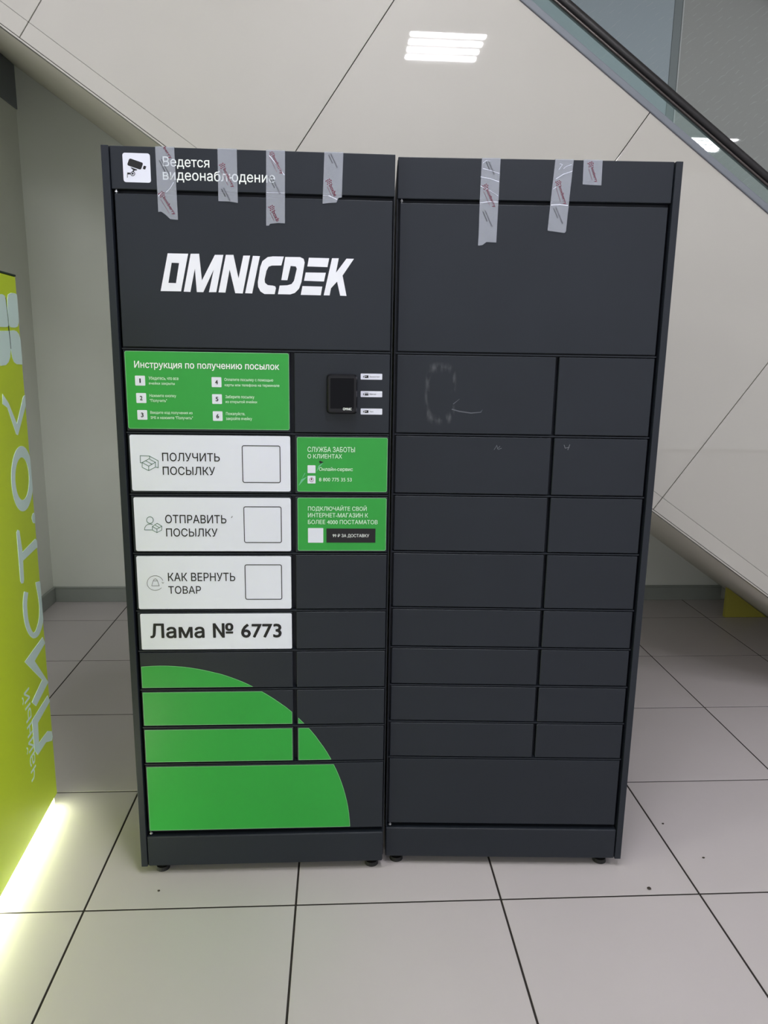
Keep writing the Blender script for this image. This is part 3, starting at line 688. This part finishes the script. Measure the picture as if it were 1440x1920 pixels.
sdecal('letter', [Sa([(57, 1605), (65, 1590), (78, 1595), (100, 1725), (106, 1880), (100, 1900), (88, 1902), (80, 1890)]), Sa([(96, 1722), (200, 1642), (215, 1650), (214, 1690), (104, 1768)])], 'lime_ink')
sdecal('letter', [Sb(q_) for q_ in stroke_pts(smooth_line([(108, 165), (98, 225), (104, 305), (124, 362), (152, 388), (182, 368), (206, 305), (210, 225), (188, 112)]), [27]*4*6+[30]*4*6+[28])], 'lime_ink')
sdecal('letter', [Sb(q_) for q_ in stroke_pts([(226, 408), (122, 522), (236, 612), (146, 742)], [34, 46, 46, 34])], 'lime_ink')
sdecal('letter', [Sb(q_) for q_ in stroke_pts([(252, 706), (150, 832), (160, 985)], [31, 38, 32])] + [Sb([(150, 985), (165, 1003), (222, 938), (262, 930), (272, 905), (262, 880), (235, 880), (160, 955)])], 'lime_ink')
a = face_fn(55, 1462); b = face_fn(32, 1300)
# small word reading upwards
(s0, z0_), (s1, z1_) = face_fn(50, 1460), face_fn(26, 1302)
sw = 0.050
me = text_mesh('чайный', -0.006); xs = [v.co.x for v in me.vertices]; ys = [v.co.y for v in me.vertices]
zlo, zhi = z0_, z1_; smid = (face_fn(44, 1440)[0]+face_fn(38, 1340)[0])/2; half = abs(face_fn(28, 1380)[0]-face_fn(48, 1380)[0])/2
for v in me.vertices:
    tx = (v.co.x-min(xs))/(max(xs)-min(xs)); ty = (v.co.y-min(ys))/(max(ys)-min(ys))
    v.co = Vector((0.0012, -(smid+half*(2*ty-1)), zlo+(zhi-zlo)*tx))
me.materials.clear(); link('lettering', me, 'lime_ink', st_)
sdecal('petal', [Sc([(66, 640), (85, 565), (150, 540), (240, 548), (285, 572), (300, 680), (322, 900), (312, 1030), (285, 1115), (225, 1135), (130, 1130), (98, 1105), (82, 1000), (66, 850)])], 'lime_ink')
sdecal('petal', [Sc([(92, 1190), (200, 1180), (260, 1200), (310, 1250), (345, 1350), (380, 1560), (398, 1768), (250, 1762), (190, 1725), (155, 1650), (120, 1500)])], 'lime_ink')
sdecal('petal', [Sc([(-260, 620), (-230, 570), (-60, 560), (0, 585), (18, 640), (55, 880), (74, 1090), (60, 1120), (0, 1125), (-180, 1120), (-240, 1040)])], 'lime_ink')
sdecal('petal', [Sc([(-220, 1190), (0, 1188), (78, 1190), (95, 1330), (112, 1500), (100, 1640), (60, 1725), (0, 1775), (-120, 1790), (-180, 1500)])], 'lime_ink')
sdecal('film_seam', stroke_pts(Sc([(18, 620), (62, 960), (84, 1180), (116, 1500)]), 0.0022), 'seam', th=0.0022)

# ---------------------------------------------------------------- crumbs on the floor
for (x, y, s, lab) in ((0.1935, 0.0728, 0.005, 'tiny dark crumb on the tile in front of the left locker'), (1.6564, 0.026, 0.008, 'dark crumb on the tile right of the right locker, nearest the grout line'),
                       (1.8898, 0.1596, 0.005, 'tiny dark crumb on the tile farthest right of the lockers'), (1.8348, 0.3405, 0.005, 'tiny dark crumb beside the right locker, farthest back of the specks')):
    bm = bmesh.new(); bmesh.ops.create_icosphere(bm, subdivisions=1, radius=s)
    for v in bm.verts: v.co = Vector((v.co.x*random.uniform(0.7, 1.1), v.co.y*random.uniform(0.6, 1.0), v.co.z*0.4+s*0.4))
    o = link('crumb', finish(bm, 'crumb'), 'crumb'); o.location = (x, y, 0.0); tag(o, lab, 'crumb', 'crumbs on the floor')
